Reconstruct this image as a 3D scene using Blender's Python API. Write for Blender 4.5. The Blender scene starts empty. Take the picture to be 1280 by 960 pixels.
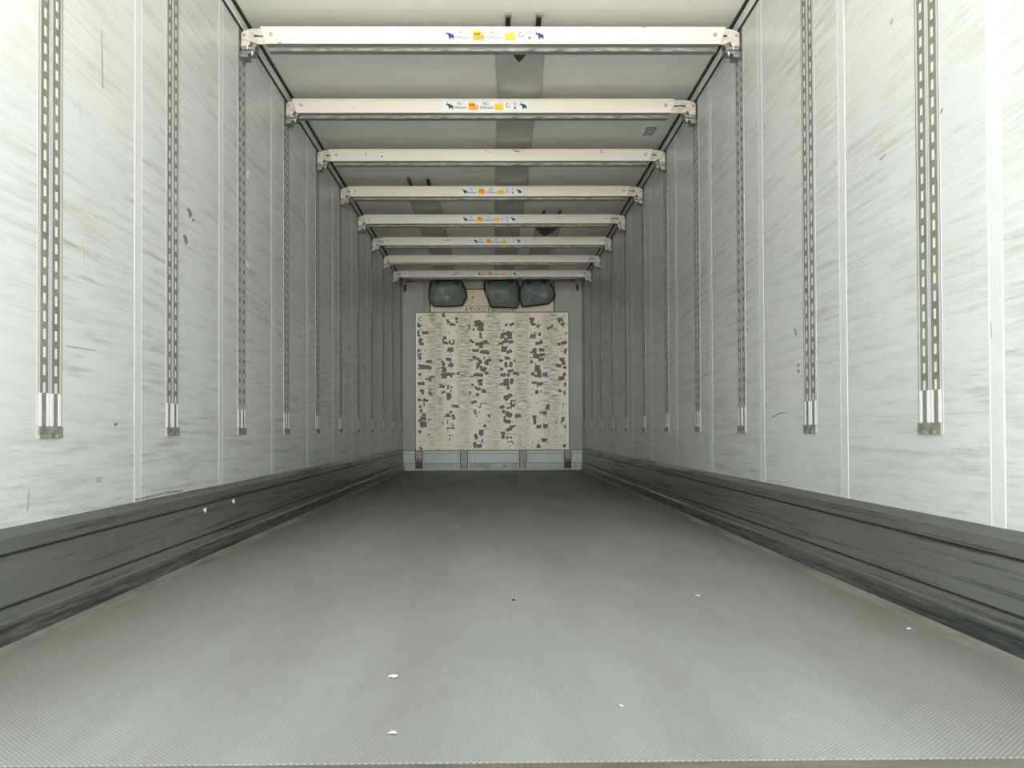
import bpy, math, random
from mathutils import Matrix, Vector

# ------------------------------------------------------------------ camera
C = bpy.context.scene.collection
scn = bpy.context.scene
R = math.radians
F = 1390.0                      # focal length in pixels of the 1280x960 frame
CZ = 0.544                      # camera height above the load floor
cam_d = bpy.data.cameras.new('camera')
cam = bpy.data.objects.new('camera', cam_d)
C.objects.link(cam)
scn.camera = cam
cam_d.sensor_width = 36.0
cam_d.lens = 36.0 * F / 1280.0
cam_d.clip_start = 0.05
cam_d.clip_end = 500
rot = Matrix.Rotation(R(-0.86), 4, 'Z') @ Matrix.Rotation(R(91.1), 4, 'X') @ Matrix.Rotation(R(-0.25), 4, 'Z')
cam.matrix_world = Matrix.Translation((0, 0, CZ)) @ rot
d = rot.inverted() @ Vector((0, 1, 0))
vx, vy = 640 + F * d.x / -d.z, 480 - F * d.y / -d.z
cam_d.shift_x = (vx - 616.0) / 1280.0
cam_d.shift_y = (537.6 - vy) / 1280.0

# ------------------------------------------------------------------ light
scn.view_settings.view_transform = 'Standard'
scn.view_settings.look = 'None'
scn.view_settings.gamma = 1.0
scn.view_settings.use_curve_mapping = False
scn.view_settings.exposure = -0.07

world = bpy.data.worlds.new('overcast_sky')
scn.world = world
world.use_nodes = True
wn, wl = world.node_tree.nodes, world.node_tree.links
wn.clear()
wo = wn.new('ShaderNodeOutputWorld')
bg = wn.new('ShaderNodeBackground')
tc = wn.new('ShaderNodeTexCoord')
sx = wn.new('ShaderNodeSeparateXYZ')
def wmath(op, a, b=None, c=None):
    n_ = wn.new('ShaderNodeMath'); n_.operation = op
    for i_, v_ in enumerate((a, b, c)):
        if v_ is None: continue
        if isinstance(v_, (int, float)): n_.inputs[i_].default_value = v_
        else: wl.new(v_, n_.inputs[i_])
    return n_.outputs[0]
def wrange(src, a, b, lo, hi):
    n_ = wn.new('ShaderNodeMapRange'); n_.interpolation_type = 'SMOOTHSTEP'
    for k_, v_ in (('From Min', a), ('From Max', b), ('To Min', lo), ('To Max', hi)): n_.inputs[k_].default_value = v_
    wl.new(src, n_.inputs['Value']); return n_.outputs[0]
SKY, YARD, GLOW = 1.75, 4.8, 24.0          # overcast sky, sunlit pale yard below the horizon, bright haze behind the camera
rp = wn.new('ShaderNodeValToRGB')
rp.color_ramp.elements[0].position = 0.45
rp.color_ramp.elements[0].color = (1.0, .975, .90, 1)
rp.color_ramp.elements[1].position = 0.60
rp.color_ramp.elements[1].color = (0.86, 0.95, 1.0, 1)
wl.new(tc.outputs['Generated'], sx.inputs[0])
wl.new(wmath('MULTIPLY_ADD', sx.outputs['Z'], .5, .5), rp.inputs[0])
level = wrange(sx.outputs['Z'], -.04, .04, YARD, SKY)
dt = wn.new('ShaderNodeVectorMath'); dt.operation = 'DOT_PRODUCT'
wl.new(tc.outputs['Generated'], dt.inputs[0]); dt.inputs[1].default_value = Vector((0, -1, -.03)).normalized()
glow = wrange(dt.outputs['Value'], math.cos(R(15)), math.cos(R(4)), 0.0, GLOW)
wl.new(rp.outputs[0], bg.inputs[0])
haze = wrange(dt.outputs['Value'], math.cos(R(50)), math.cos(R(14)), 0.0, 3.4)   # wide brightening round it
wl.new(wmath('ADD', wmath('ADD', level, haze), glow), bg.inputs[1])
wl.new(bg.outputs[0], wo.inputs[0])

# ------------------------------------------------------------------ constants
HW = 1.23            # half inner width
CEIL = 2.584         # ceiling height
Y0, Y1 = 1.835, 15.13
def railY(k): return 3.103 + 1.1797 * k
def seamY(k): return 3.872 + 1.1797 * k
def P(px, py, Y):    # a measured pixel turned into a point of the cross-section at depth Y
    return ((px - 615.0) * Y / F, CZ + (538.0 - py) * Y / F)

# ------------------------------------------------------------------ helpers
class MB:
    def __init__(s): s.v, s.f, s.m = [], [], []
    def box(s, x0, x1, y0, y1, z0, z1, m=0):
        n = len(s.v)
        s.v += [(x, y, z) for x in (x0, x1) for y in (y0, y1) for z in (z0, z1)]
        for q in ((0,1,3,2), (4,6,7,5), (0,4,5,1), (2,3,7,6), (0,2,6,4), (1,5,7,3)):
            s.f.append([n + i for i in q]); s.m.append(m)
        return s
    def prism(s, pts, fn, d0, d1, m=0):
        """closed outline pts (a,b); fn(a,b,d) -> xyz"""
        n, k = len(s.v), len(pts)
        s.v += [fn(a, b, d0) for a, b in pts] + [fn(a, b, d1) for a, b in pts]
        s.f += [list(range(n, n + k)), list(range(n + 2*k - 1, n + k - 1, -1))]; s.m += [m, m]
        for i in range(k):
            j = (i + 1) % k
            s.f.append([n + i, n + k + i, n + k + j, n + j]); s.m.append(m)
        return s
    def disc(s, cx, cz, r, y0, y1, m=0, seg=14):   # short cylinder along Y
        pts = [(cx + r*math.cos(2*math.pi*i/seg), cz + r*math.sin(2*math.pi*i/seg)) for i in range(seg)]
        return s.prism(pts, lambda a, b, d: (a, d, b), y0, y1, m)
    def tube(s, pts, r, m=0, seg=6):
        n0 = len(s.v); pts = [Vector(p) for p in pts]
        for i, p in enumerate(pts):
            t = (pts[min(i+1, len(pts)-1)] - pts[max(i-1, 0)]).normalized()
            a = t.orthogonal().normalized() if abs(t.z) > .99 else t.cross(Vector((0, 0, 1))).normalized()
            b = t.cross(a)
            for k in range(seg):
                w = 2*math.pi*k/seg
                s.v.append(tuple(p + r*(a*math.cos(w) + b*math.sin(w))))
        for i in range(len(pts)-1):
            for k in range(seg):
                a0 = n0 + i*seg + k; a1 = n0 + i*seg + (k+1) % seg
                s.f.append([a0, a1, a1+seg, a0+seg]); s.m.append(m)
        s.f += [[n0+k for k in range(seg)], [n0+(len(pts)-1)*seg+k for k in range(seg)]]; s.m += [m, m]
        return s
    def build(s, name, mats, parent=None, bevel=0, smooth=False):
        me = bpy.data.meshes.new(name)
        me.from_pydata(s.v, [], s.f)
        for mt in (mats if isinstance(mats, (list, tuple)) else [mats]): me.materials.append(mt)
        for p, mi in zip(me.polygons, s.m):
            p.material_index = mi; p.use_smooth = smooth
        me.update()
        import bmesh
        bm = bmesh.new(); bm.from_mesh(me)
        bmesh.ops.recalc_face_normals(bm, faces=bm.faces)
        bm.to_mesh(me); bm.free()
        o = bpy.data.objects.new(name, me); C.objects.link(o)
        if parent: o.parent = parent
        if bevel:
            b = o.modifiers.new('bevel', 'BEVEL'); b.width = bevel; b.segments = 2; b.limit_method = 'ANGLE'
        return o

def empty(name, loc=(0, 0, 0), rz=0):
    o = bpy.data.objects.new(name, None); C.objects.link(o)
    o.location = loc; o.rotation_euler.z = rz; o.empty_display_size = .1
    return o
def tag(o, label, cat, group=None, kind=None):
    o['label'] = label; o['category'] = cat
    if group: o['group'] = group
    if kind: o['kind'] = kind
    return o
def struct(o): o['kind'] = 'structure'; return o
def copy_tree(o, parent=None):
    c = o.copy(); C.objects.link(c); c.parent = parent
    for ch in list(o.children): copy_tree(ch, c)
    return c
def text_mesh(name, body, size, mat, parent, loc, xs=1.0, thick=.0004, bold=0.0, align='CENTER'):
    cu = bpy.data.curves.new(name, 'FONT'); cu.body = body; cu.size = size; cu.extrude = thick
    cu.offset = bold; cu.align_x = align; cu.align_y = 'CENTER'; cu.resolution_u = 3
    t = bpy.data.objects.new('text_source', cu); C.objects.link(t)
    bpy.context.view_layer.update()
    me = bpy.data.meshes.new_from_object(t.evaluated_get(bpy.context.evaluated_depsgraph_get()))
    bpy.data.objects.remove(t)
    me.transform(Matrix.Translation(loc) @ Matrix.Rotation(R(90), 4, 'X') @ Matrix.Diagonal((xs, 1, 1, 1)))
    me.materials.clear(); me.materials.append(mat)
    o = bpy.data.objects.new(name, me); C.objects.link(o); o.parent = parent
    return o

# ------------------------------------------------------------------ materials
class NT:
    def __init__(s, name):
        s.m = bpy.data.materials.new(name); s.m.use_nodes = True
        s.n, s.l = s.m.node_tree.nodes, s.m.node_tree.links
        s.p = s.n['Principled BSDF']
        s.c = s.n.new('ShaderNodeTexCoord').outputs['Object']
    def map(s, scale, rotv=(0, 0, 0)):
        k = s.n.new('ShaderNodeMapping'); k.inputs['Scale'].default_value = scale
        k.inputs['Rotation'].default_value = rotv
        s.l.new(s.c, k.inputs[0]); return k.outputs[0]
    def noise(s, scale, detail=4, rough=.6, k=1.0, rotv=(0, 0, 0), dist=0):
        t = s.n.new('ShaderNodeTexNoise'); t.inputs['Scale'].default_value = k
        t.inputs['Detail'].default_value = detail; t.inputs['Roughness'].default_value = rough
        t.inputs['Distortion'].default_value = dist
        s.l.new(s.map(scale, rotv), t.inputs['Vector']); return t.outputs['Fac']
    def ramp(s, src, a, b, lo=0.0, hi=1.0):
        r = s.n.new('ShaderNodeMapRange'); r.clamp = True
        r.inputs['From Min'].default_value = a; r.inputs['From Max'].default_value = b
        r.inputs['To Min'].default_value = lo; r.inputs['To Max'].default_value = hi
        s.l.new(src, r.inputs['Value']); return r.outputs[0]
    def math(s, op, a, b=None):
        t = s.n.new('ShaderNodeMath'); t.operation = op
        for i, v in enumerate((a, b)):
            if v is None: continue
            if isinstance(v, (int, float)): t.inputs[i].default_value = v
            else: s.l.new(v, t.inputs[i])
        return t.outputs[0]
    def mix(s, fac, a, b):
        t = s.n.new('ShaderNodeMix'); t.data_type = 'RGBA'
        if isinstance(fac, (int, float)): t.inputs[0].default_value = fac
        else: s.l.new(fac, t.inputs[0])
        for i, v in ((6, a), (7, b)):
            if isinstance(v, tuple): t.inputs[i].default_value = (*v, 1)
            else: s.l.new(v, t.inputs[i])
        return t.outputs[2]
    def axis(s, i):
        t = s.n.new('ShaderNodeSeparateXYZ'); s.l.new(s.c, t.inputs[0]); return t.outputs[i]
    def col(s, v):
        if isinstance(v, tuple): s.p.inputs['Base Color'].default_value = (*v, 1)
        else: s.l.new(v, s.p.inputs['Base Color'])
    def rough(s, v):
        if isinstance(v, (int, float)): s.p.inputs['Roughness'].default_value = v
        else: s.l.new(v, s.p.inputs['Roughness'])
    def bump(s, h, strength=.3, dist=.002):
        b = s.n.new('ShaderNodeBump'); b.inputs['Strength'].default_value = strength
        b.inputs['Distance'].default_value = dist
        s.l.new(h, b.inputs['Height']); s.l.new(b.outputs[0], s.p.inputs['Normal'])

def plain(name, col, rough=.5, metal=0.0, var=.15, vs=(20, 20, 20)):
    t = NT(name); n = t.noise(vs, 5)
    dark = tuple(c * (1 - var) for c in col); lite = tuple(min(1, c * (1 + var * .5)) for c in col)
    t.col(t.mix(t.ramp(n, .3, .7), dark, lite)); t.rough(rough); t.p.inputs['Metallic'].default_value = metal
    return t.m

def wall_mat(name, seed):
    t = NT(name)
    base = t.mix(t.ramp(t.noise((1, .5, .7), 3, k=1.3), .35, .65), (.665, .695, .68), (.72, .742, .722))
    s1 = t.ramp(t.noise((1, 1.6, 46), 9, .72, rotv=(R(seed), 0, 0)), .49, .66)
    s2 = t.ramp(t.noise((1, 1.3, 13), 8, .72, rotv=(R(-seed * .7), 0, 0), k=1.7), .50, .68)
    s0 = t.ramp(t.noise((1, 4.5, 105), 6, .7, rotv=(R(seed * 1.6), 0, 0)), .56, .68)
    patch = t.ramp(t.noise((1, .9, 1.6), 5, .65, k=1.4), .36, .60, .15, 1)
    c = t.mix(t.math('MULTIPLY', t.math('MULTIPLY', s1, patch), .72), base, (.40, .40, .35))
    c = t.mix(t.math('MULTIPLY', t.math('MULTIPLY', s2, patch), .50), c, (.45, .44, .37))
    c = t.mix(t.math('MULTIPLY', t.math('MULTIPLY', s0, patch), .62), c, (.34, .34, .31))
    v = t.ramp(t.noise((1, 26, 2.4), 5, .6), .64, .74)
    c = t.mix(t.math('MULTIPLY', v, .28), c, (.48, .48, .47))
    sp = t.ramp(t.noise((6, 6, 9), 6, .75, k=2.0), .715, .74)
    c = t.mix(t.math('MULTIPLY', sp, .6), c, (.22, .22, .20))
    t.col(c)
    t.rough(t.ramp(s1, 0, 1, .33, .46))
    t.bump(t.noise((1, 1.5, 3), 3), .12, .004)
    return t.m

M = {}
M['wall_l'] = wall_mat('scuffed_white_panel_left', 3.0)
M['wall_r'] = wall_mat('scuffed_white_panel_right', -3.5)
M['seam'] = plain('seam_strip_white', (.71, .735, .74), .40, var=.05)
M['bead'] = plain('seam_edge_white', (.90, .91, .89), .45, var=.03)

t = NT('ceiling_panel_white')
c = t.mix(t.ramp(t.noise((1.2, .8, 1), 4), .3, .7), (.86, .865, .80), (.91, .91, .85))
c = t.mix(t.math('MULTIPLY', t.ramp(t.noise((3, 9, 1), 6, .7), .66, .72), .35), c, (.35, .34, .30))
t.col(c); t.rough(.38); t.bump(t.noise((2, .6, 1), 2), .15, .01); M['ceil'] = t.m
M['black'] = plain('black_rubber', (.012, .012, .013), .6, var=.3)

# load floor: fine anti-slip mesh, pale wear and brown dirt along the sides
t = NT('antislip_load_floor')
X, Yc = t.axis(0), t.axis(1)
def wave(sc, ang):
    w = t.n.new('ShaderNodeTexWave'); w.wave_type = 'BANDS'; w.bands_direction = 'X'
    w.inputs['Scale'].default_value = sc
    t.l.new(t.map((1, 1, 1), (0, 0, R(ang))), w.inputs['Vector']); return w.outputs['Fac']
mesh = t.math('MULTIPLY', wave(36, 38), wave(36, -38))
base = t.mix(t.ramp(t.noise((1.1, .25, 1), 5, .6, k=1.6), .35, .68), (.25, .25, .218), (.35, .355, .335))
edge = t.ramp(t.math('ABSOLUTE', X), .70, 1.15)
dirt = t.math('MULTIPLY', edge, t.ramp(t.noise((2, .5, 1), 5, k=1.4), .25, .6, .35, 1))
base = t.mix(t.math('MULTIPLY', dirt, .75), base, (.175, .15, .108))
lane = t.ramp(t.noise((3.4, .12, 1), 4, .55, k=1.2), .50, .68)
base = t.mix(t.math('MULTIPLY', lane, .45), base, (.235, .215, .172))
scr = t.ramp(t.noise((1.4, 26, 1), 7, .7, rotv=(0, 0, R(8))), .66, .74)
base = t.mix(t.math('MULTIPLY', scr, .10), base, (.68, .69, .68))
c = t.mix(t.math('MULTIPLY', t.ramp(mesh, .25, .65), .42), base, (.62, .63, .62))
mott = t.ramp(t.noise((6, 1.1, 1), 8, .75, k=1.5), .40, .66)
c = t.mix(t.math('MULTIPLY', mott, .24), c, (.215, .20, .155))
t.col(c); t.rough(t.ramp(t.noise((2, .6, 1), 4), .3, .7, .50, .68))
t.bump(mesh, .5, .0015)
t.p.inputs['Specular IOR Level'].default_value = .3
M['floor'] = t.m

# aluminium kick plate
t = NT('scuffed_kick_plate')
z = t.axis(2)
base = t.mix(t.ramp(t.noise((1, .6, 3), 4), .3, .7), (.15, .158, .135), (.235, .243, .21))
s = t.ramp(t.noise((1, .7, 75), 9, .70, rotv=(R(.4), 0, 0)), .535, .595)
base = t.mix(t.math('MULTIPLY', t.math('MULTIPLY', s, t.ramp(t.noise((1, 1.6, 9), 6, .7), .40, .55, .12, 1)), .85), base, (.055, .06, .055))
low = t.math('MULTIPLY', t.ramp(z, .075, .060), t.ramp(z, .014, .024))
s3 = t.ramp(t.noise((1, 2.4, 75), 9, .78), .40, .55)
base = t.mix(t.math('MULTIPLY', t.math('MULTIPLY', s3, low), .95), base, (.025, .03, .04))
w = t.ramp(t.noise((1, 3.5, 80), 7, .75, k=1.3), .655, .70)
base = t.mix(t.math('MULTIPLY', w, .5), base, (.50, .51, .50))
t.col(base); t.rough(t.ramp(s, 0, 1, .30, .5)); t.p.inputs['Metallic'].default_value = .35
M['kick'] = t.m
M['kick_low'] = plain('grey_cove_strip', (.25, .242, .205), .6, .0, var=.5, vs=(3, 2, 30))
M['faint'] = plain('faint_grey_scuff', (.36, .36, .34), .5, var=.4, vs=(9, 30, 30))
M['tan'] = plain('tan_chip', (.50, .46, .36), .6)
M['groove'] = plain('dark_groove', (.03, .032, .03), .6)

M['alu'] = plain('anodised_aluminium', (.60, .60, .64), .55, .1, var=.12, vs=(3, 30, 2))
M['strip'] = plain('galvanised_slotted_strip', (.25, .25, .215), .62, .1, var=.35, vs=(9, 9, 6))
M['slotback'] = plain('pale_slot_back', (.82, .80, .68), .5, var=.08)
M['guide'] = plain('bare_bright_guide', (.90, .90, .92), .35, var=.04)
M['cap'] = plain('grey_zinc_cap', (.32, .32, .27), .6, .1, var=.5, vs=(30, 30, 30))

t = NT('worn_white_beam')
base = t.mix(t.ramp(t.noise((1.5, 3, 6), 5), .35, .7), (.70, .665, .58), (.76, .73, .655))
sp = t.ramp(t.noise((3.2, 3, 9), 7, .72, k=1.6), .655, .685)
base = t.mix(t.math('MULTIPLY', sp, .55), base, (.30, .28, .22))
ln = t.ramp(t.noise((.8, 3, 120), 6, .6), .58, .7)
base = t.mix(t.math('MULTIPLY', ln, .22), base, (.62, .58, .5))
t.col(base); t.rough(.34); M['beam'] = t.m
t = NT('grey_beam_underside')  # darker greenish grey for the beam's lower faces
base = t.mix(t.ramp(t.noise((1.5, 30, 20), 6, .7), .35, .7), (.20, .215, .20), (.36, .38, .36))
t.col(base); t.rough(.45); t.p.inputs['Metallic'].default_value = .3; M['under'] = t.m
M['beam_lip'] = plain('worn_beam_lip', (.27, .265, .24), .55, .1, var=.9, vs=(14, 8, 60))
M['bracket'] = plain('cast_pale_bracket', (.60, .56, .495), .42, .1, var=.3, vs=(25, 25, 25))
M['zinc'] = plain('zinc_latch', (.30, .30, .28), .35, .7, var=.5, vs=(60, 60, 60))
M['bolt'] = plain('steel_bolt', (.50, .48, .43), .3, .7, var=.3)
M['dark'] = plain('dark_slot', (.03, .028, .025), .7)

M['sticker'] = plain('sticker_white', (.74, .765, .78), .4, var=.03)
M['navy'] = plain('navy_print', (.012, .025, .11), .5, var=.1)
M['greyprint'] = plain('grey_print', (.17, .18, .19), .5, var=.1)
M['yellow'] = plain('yellow_print', (.92, .60, .03), .5, var=.08)
M['orange'] = plain('orange_print', (.90, .32, .03), .5, var=.08)
M['redprint'] = plain('red_print', (.45, .10, .06), .5, var=.1)
M['blackprint'] = plain('black_print', (.05, .03, .02), .5)

M['duct'] = plain('grey_duct_fabric', (.60, .61, .54), .7, var=.15, vs=(4, 2, 4))
M['duct_dark'] = plain('duct_mouth_shade', (.05, .05, .042), .8)  # near-black, paints the shade in the open duct end
M['hose'] = plain('dark_grey_tarpaulin', (.19, .215, .21), .40, var=.22, vs=(5, 5, 5))
M['back_grey'] = plain('grey_bulkhead', (.34, .355, .30), .45, var=.10, vs=(1.5, 1, 1.5))
M['back_dark'] = plain('dark_frame_grey', (.16, .17, .145), .5)
M['cream'] = plain('cream_cover', (.74, .66, .46), .45, var=.12, vs=(5, 5, 3))
M['kickbox'] = plain('pale_grey_kickbox', (.56, .61, .585), .42, var=.10, vs=(5, 5, 8))
M['kickbox_low'] = plain('dirty_kickbox', (.50, .51, .46), .5, var=.30, vs=(8, 8, 14))
M['strut'] = plain('brown_grey_strut', (.40, .36, .30), .5, .2, var=.35, vs=(30, 30, 6))
t = NT('sooty_strut')
n = t.ramp(t.noise((30, 30, 8), 5, .7), .3, .7, -.03, .03)
f = t.ramp(t.math('ADD', t.axis(2), n), .11, .19)
t.col(t.mix(f, (.012, .012, .016), (.34, .31, .24))); t.rough(.5); M['soot'] = t.m

# the scratched board on the bulkhead
t = NT('scratched_cream_board')
X = t.axis(0)
base = t.mix(t.ramp(t.noise((2.2, 1, 1.5), 4), .3, .7), (.90, .83, .61), (.92, .89, .77))
wv = t.n.new('ShaderNodeMath'); wv.operation = 'COSINE'
t.l.new(t.math('MULTIPLY', t.math('SUBTRACT', X, -.77), 2*math.pi/.390), wv.inputs[0])
band = t.ramp(wv.outputs[0], -.5, .6, .30, 1.0)
zf = t.ramp(t.axis(2), .45, 1.0, .45, 1.0)
s = t.ramp(t.noise((6.5, 1, 85), 9, .80), .46, .57)
base = t.mix(t.math('MULTIPLY', t.math('MULTIPLY', s, band), t.math('MULTIPLY', zf, .88)), base, (.19, .13, .05))
s2 = t.ramp(t.noise((15, 1, 90), 6, .74, k=1.2), .565, .62)
base = t.mix(t.math('MULTIPLY', t.math('MULTIPLY', s2, band), .9), base, (.05, .042, .03))
hl = t.ramp(t.noise((.5, 1, 60), 3, .5), .62, .70)
base = t.mix(t.math('MULTIPLY', hl, .35), base, (.42, .38, .28))
s4 = t.ramp(t.noise((22, 1, 26), 5, .7), .66, .69)
base = t.mix(t.math('MULTIPLY', s4, .7), base, (.10, .085, .06))
t.col(base); t.rough(.40); M['board'] = t.m
M['patch'] = plain('bare_grey_patch', (.115, .105, .088), .5, var=.25, vs=(30, 30, 30))
M['bluepatch'] = plain('blue_grey_patch', (.12, .14, .22), .5)
M['steel'] = plain('worn_steel_sill', (.24, .225, .18), .4, .4, var=.4, vs=(4, 20, 20))
M['paper'] = plain('white_paper', (.88, .88, .86), .7, var=.04)
M['yard'] = plain('concrete_yard', (.45, .44, .42), .8, var=.15, vs=(1, 1, 1))

# ------------------------------------------------------------------ structure
T = .06
struct(MB().box(-1.45, 1.45, Y0, Y1 + .1, -.09, 0).build('floor', M['floor']))
for sx_, side, mk in ((-1, 'left', 'wall_l'), (1, 'right', 'wall_r')):
    a, b = sorted((sx_ * HW, sx_ * (HW + T)))
    w = struct(MB().box(a, b, Y0, Y1, 0, CEIL + .001).build('wall_' + side, M[mk]))
    for k in range(-1, 10):
        y = seamY(k); m = MB(); a, b = sorted((sx_ * HW, sx_ * (HW - .0004)))
        m.box(a, b, y - .034, y + .034, .28, CEIL - .066)
        a2, b2 = sorted((sx_ * HW, sx_ * (HW - .0006)))
        m.box(a2, b2, y - .0405, y - .034, .28, CEIL - .066, 1)
        m.box(a2, b2, y + .034, y + .0405, .28, CEIL - .066, 1)
        m.build('seam_strip', [M['seam'], M['bead']], w)
    # corner trim between two black seals
    a, b = sorted((sx_ * (HW + .001), sx_ * (HW - .005)))
    tr = struct(MB().box(a, b, Y0, Y1, CEIL - .066, CEIL).build('trim_%d' % (1 if sx_ < 0 else 2), M['ceil']))
    a, b = sorted((sx_ * HW, sx_ * (HW - .008)))
    MB().box(a, b, Y0, Y1, CEIL - .072, CEIL - .063).build('seal', M['black'], tr)
    a, b = sorted((sx_ * (HW - .004), sx_ * (HW - .020)))
    MB().box(a, b, Y0, Y1, CEIL - .008, CEIL + .001).build('seal', M['black'], tr)
    # kick plate: one extruded profile with two grooves and a cove
    prof = [(HW, .302), (HW - .010, .290), (HW - .020, .279), (HW - .020, .243), (HW - .014, .241), (HW - .014, .235),
            (HW - .021, .233), (HW - .023, .113), (HW - .017, .111), (HW - .017, .106), (HW - .024, .104),
            (HW - .024, .078), (HW - .030, .072), (HW - .032, .021), (HW - .032, 0), (HW, 0)]
    k = MB(); k.prism(prof, lambda a, b, d, s=sx_: (s * a, d, b), Y0, Y1)
    bb = struct(k.build('baseboard_' + side, [M['kick'], M['groove']]))
    for p in bb.data.polygons:
        zc = p.center.z
        if len(p.vertices) == 4 and (.2345 < zc < .2415 or .1055 < zc < .1115): p.material_index = 1
    a, b = sorted((sx_ * (HW - .030), sx_ * (HW - .040)))
    MB().prism([(HW - .030, 0), (HW - .030, .021), (HW - .038, .016), (HW - .050, 0)],
               lambda a, b, d, s=sx_: (s * a, d, b), Y0, Y1).build('cove_strip', M['kick_low'], bb)
    if sx_ < 0:
        for (y, z) in ((4.69, .213), (5.20, .218)):
            MB().prism([(y + .008*math.cos(i*.628), z + .010*math.sin(i*.628)) for i in range(10)],
                       lambda a, b, d: (d, a, b), -(HW - .020), -(HW - .026)).build('white_plug', M['paper'], bb)
def wall_mark(side, pts, mat, w_):
    """short painted-on scuffs given as pixel polygons on a side wall"""
    m = MB()
    for poly in pts:
        q = []
        for px, py in poly:
            Y = HW * F / abs(px - 615.3); q.append((Y, CZ + (537.6 - py) * Y / F))
        m.prism(q, lambda a, b, d: (d, a, b), side * HW, side * (HW - .0006))
    m.build('scuff_mark', mat, w_)
wL, wR = bpy.data.objects['wall_left'], bpy.data.objects['wall_right']
wall_mark(-1, [[(234,258),(238,260),(241,267),(238,272),(236,265)], [(229,293),(233,292),(236,301),(233,306),(231,300)], [(241,272),(243,272),(243,276),(241,275)], [(144,527),(149,527),(148,530),(145,530)]], M['strip'], wL)
wall_mark(-1, [[(123,594),(130,593),(129,600),(122,601)], [(103,300),(104,298),(107,330),(106,331)]], M['tan'], wL)
wall_mark(-1, [[(170,621),(215,611),(230,610),(229,613),(205,616),(171,624)], [(85,430),(122,436),(122,437),(85,431.5)], [(127,34),(128,34),(130,108),(128,108)], [(37,635),(39,608),(40,608),(38.5,635)]], M['faint'], wL)
wall_mark(-1, [[(309,212),(312,211),(312,221),(309,222)], [(308,324),(311,326),(311,334),(308,332)], [(386,404),(389,404),(391,411),(387,411)]], M['guide'], wL)
wall_mark(1, [[(998,456),(1001,456),(1001,460),(998,460)], [(998,463),(1001,463),(1001,468),(998,467)], [(1243,403),(1244,403),(1245,424),(1244,424)], [(1120,27),(1123,18),(1124,19),(1122,27)]], M['faint'], wR)
wall_mark(1, [[(965,523),(973,518),(984,516.5),(984,517.5),(974,519.5),(966,524)], [(994,410),(997,412),(998,420),(996,421)], [(1182,140),(1184,134),(1187,133),(1184,140)], [(1104,199),(1112,191),(1113,192),(1106,200)]], M['faint'], wR)
ce = MB().box(-HW - T, HW + T, Y0, Y1, CEIL, CEIL + .05)
struct(ce.build('ceiling', M['ceil']))
cl = bpy.data.objects['ceiling']
for y in (6.19, 8.55, 10.9):
    MB().box(-HW + .03, HW - .03, y - .004, y + .004, CEIL - .0004, CEIL).build('panel_joint', M['seam'], cl)

# sill at the rear edge of the floor
si = MB().box(-1.45, 1.45, Y0 - .085, Y0, -.10, -.0015)
si = struct(si.build('trim_3', M['steel'], bevel=.004))
m = MB()
for i in range(56):
    x = -1.35 + i * .049
    m.prism([(x + .014*math.cos(j*.5236), Y0 - .062 + .007*math.sin(j*.5236)) for j in range(12)],
            lambda a, b, d: (a, b, d), -.002, .0003)
m.build('grip_studs', M['steel'], si)

# ------------------------------------------------------------------ slotted rails on the walls
ZB = .526; ZT = CEIL - .068; RW = .085
rail = empty('slotted_rail')
m = MB()
m.box(0, .0008, -RW, RW, ZB, ZT)                                    # back plate
for u in (-RW, RW - .004): m.box(.0008, .0020, u, u + .004, ZB + .01, ZT, 1)   # dark edges
for u0, u1, mi in ((-.079, -.069, 0), (-.012, -.002, 0), (.002, .012, 0), (.069, .079, 0)):
    m.box(.0008, .0021, u0, u1, ZB + .125, ZT, mi)                     # bright ridges
m.box(.0008, .0016, -.002, .002, ZB + .03, ZT, 1)
m.build('base_plate', [M['alu'], M['strip'], M['slotback']], rail)
PITCH = .0492
for cu in (-.0405, .0405):
    s = MB()
    u0, u1, a, b = cu - .0265, cu + .0265, cu - .0095, cu + .0095
    z = ZB + .125
    s.box(.0012, .0022, u0, a, z, ZT); s.box(.0012, .0022, b, u1, z, ZT)
    s.box(.0012, .0022, cu - .015, cu + .015, ZB + .032, z)           # narrow tongue at the foot
    zz = z
    while zz + PITCH < ZT:
        s.box(.0012, .0022, a, b, zz + .029, zz + PITCH); zz += PITCH
    s.box(.0012, .0022, a, b, zz, ZT)
    s.build('slotted_strip', M['strip'], rail)
    MB().box(.0009, .0013, a, b, ZB + .126, ZT - .001).build('slot_backing', M['slotback'], rail)
for u in (-.077, -.0225, .004, .0585):
    g = MB().box(.0008, .0030, u, u + .0185, ZB + .034, ZB + .125)
    g.build('guide_bar', M['guide'], rail)
e = MB().box(.0008, .007, -RW + .002, RW - .002, ZB, ZB + .032)
e.box(.007, .008, -RW + .012, RW - .012, ZB + .016, ZB + .020)
for u in (-.04, .04): e.box(.007, .009, u - .006, u + .006, ZB + .003, ZB + .012)
e.build('end_cap', M['cap'], rail, bevel=.0008)

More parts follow.
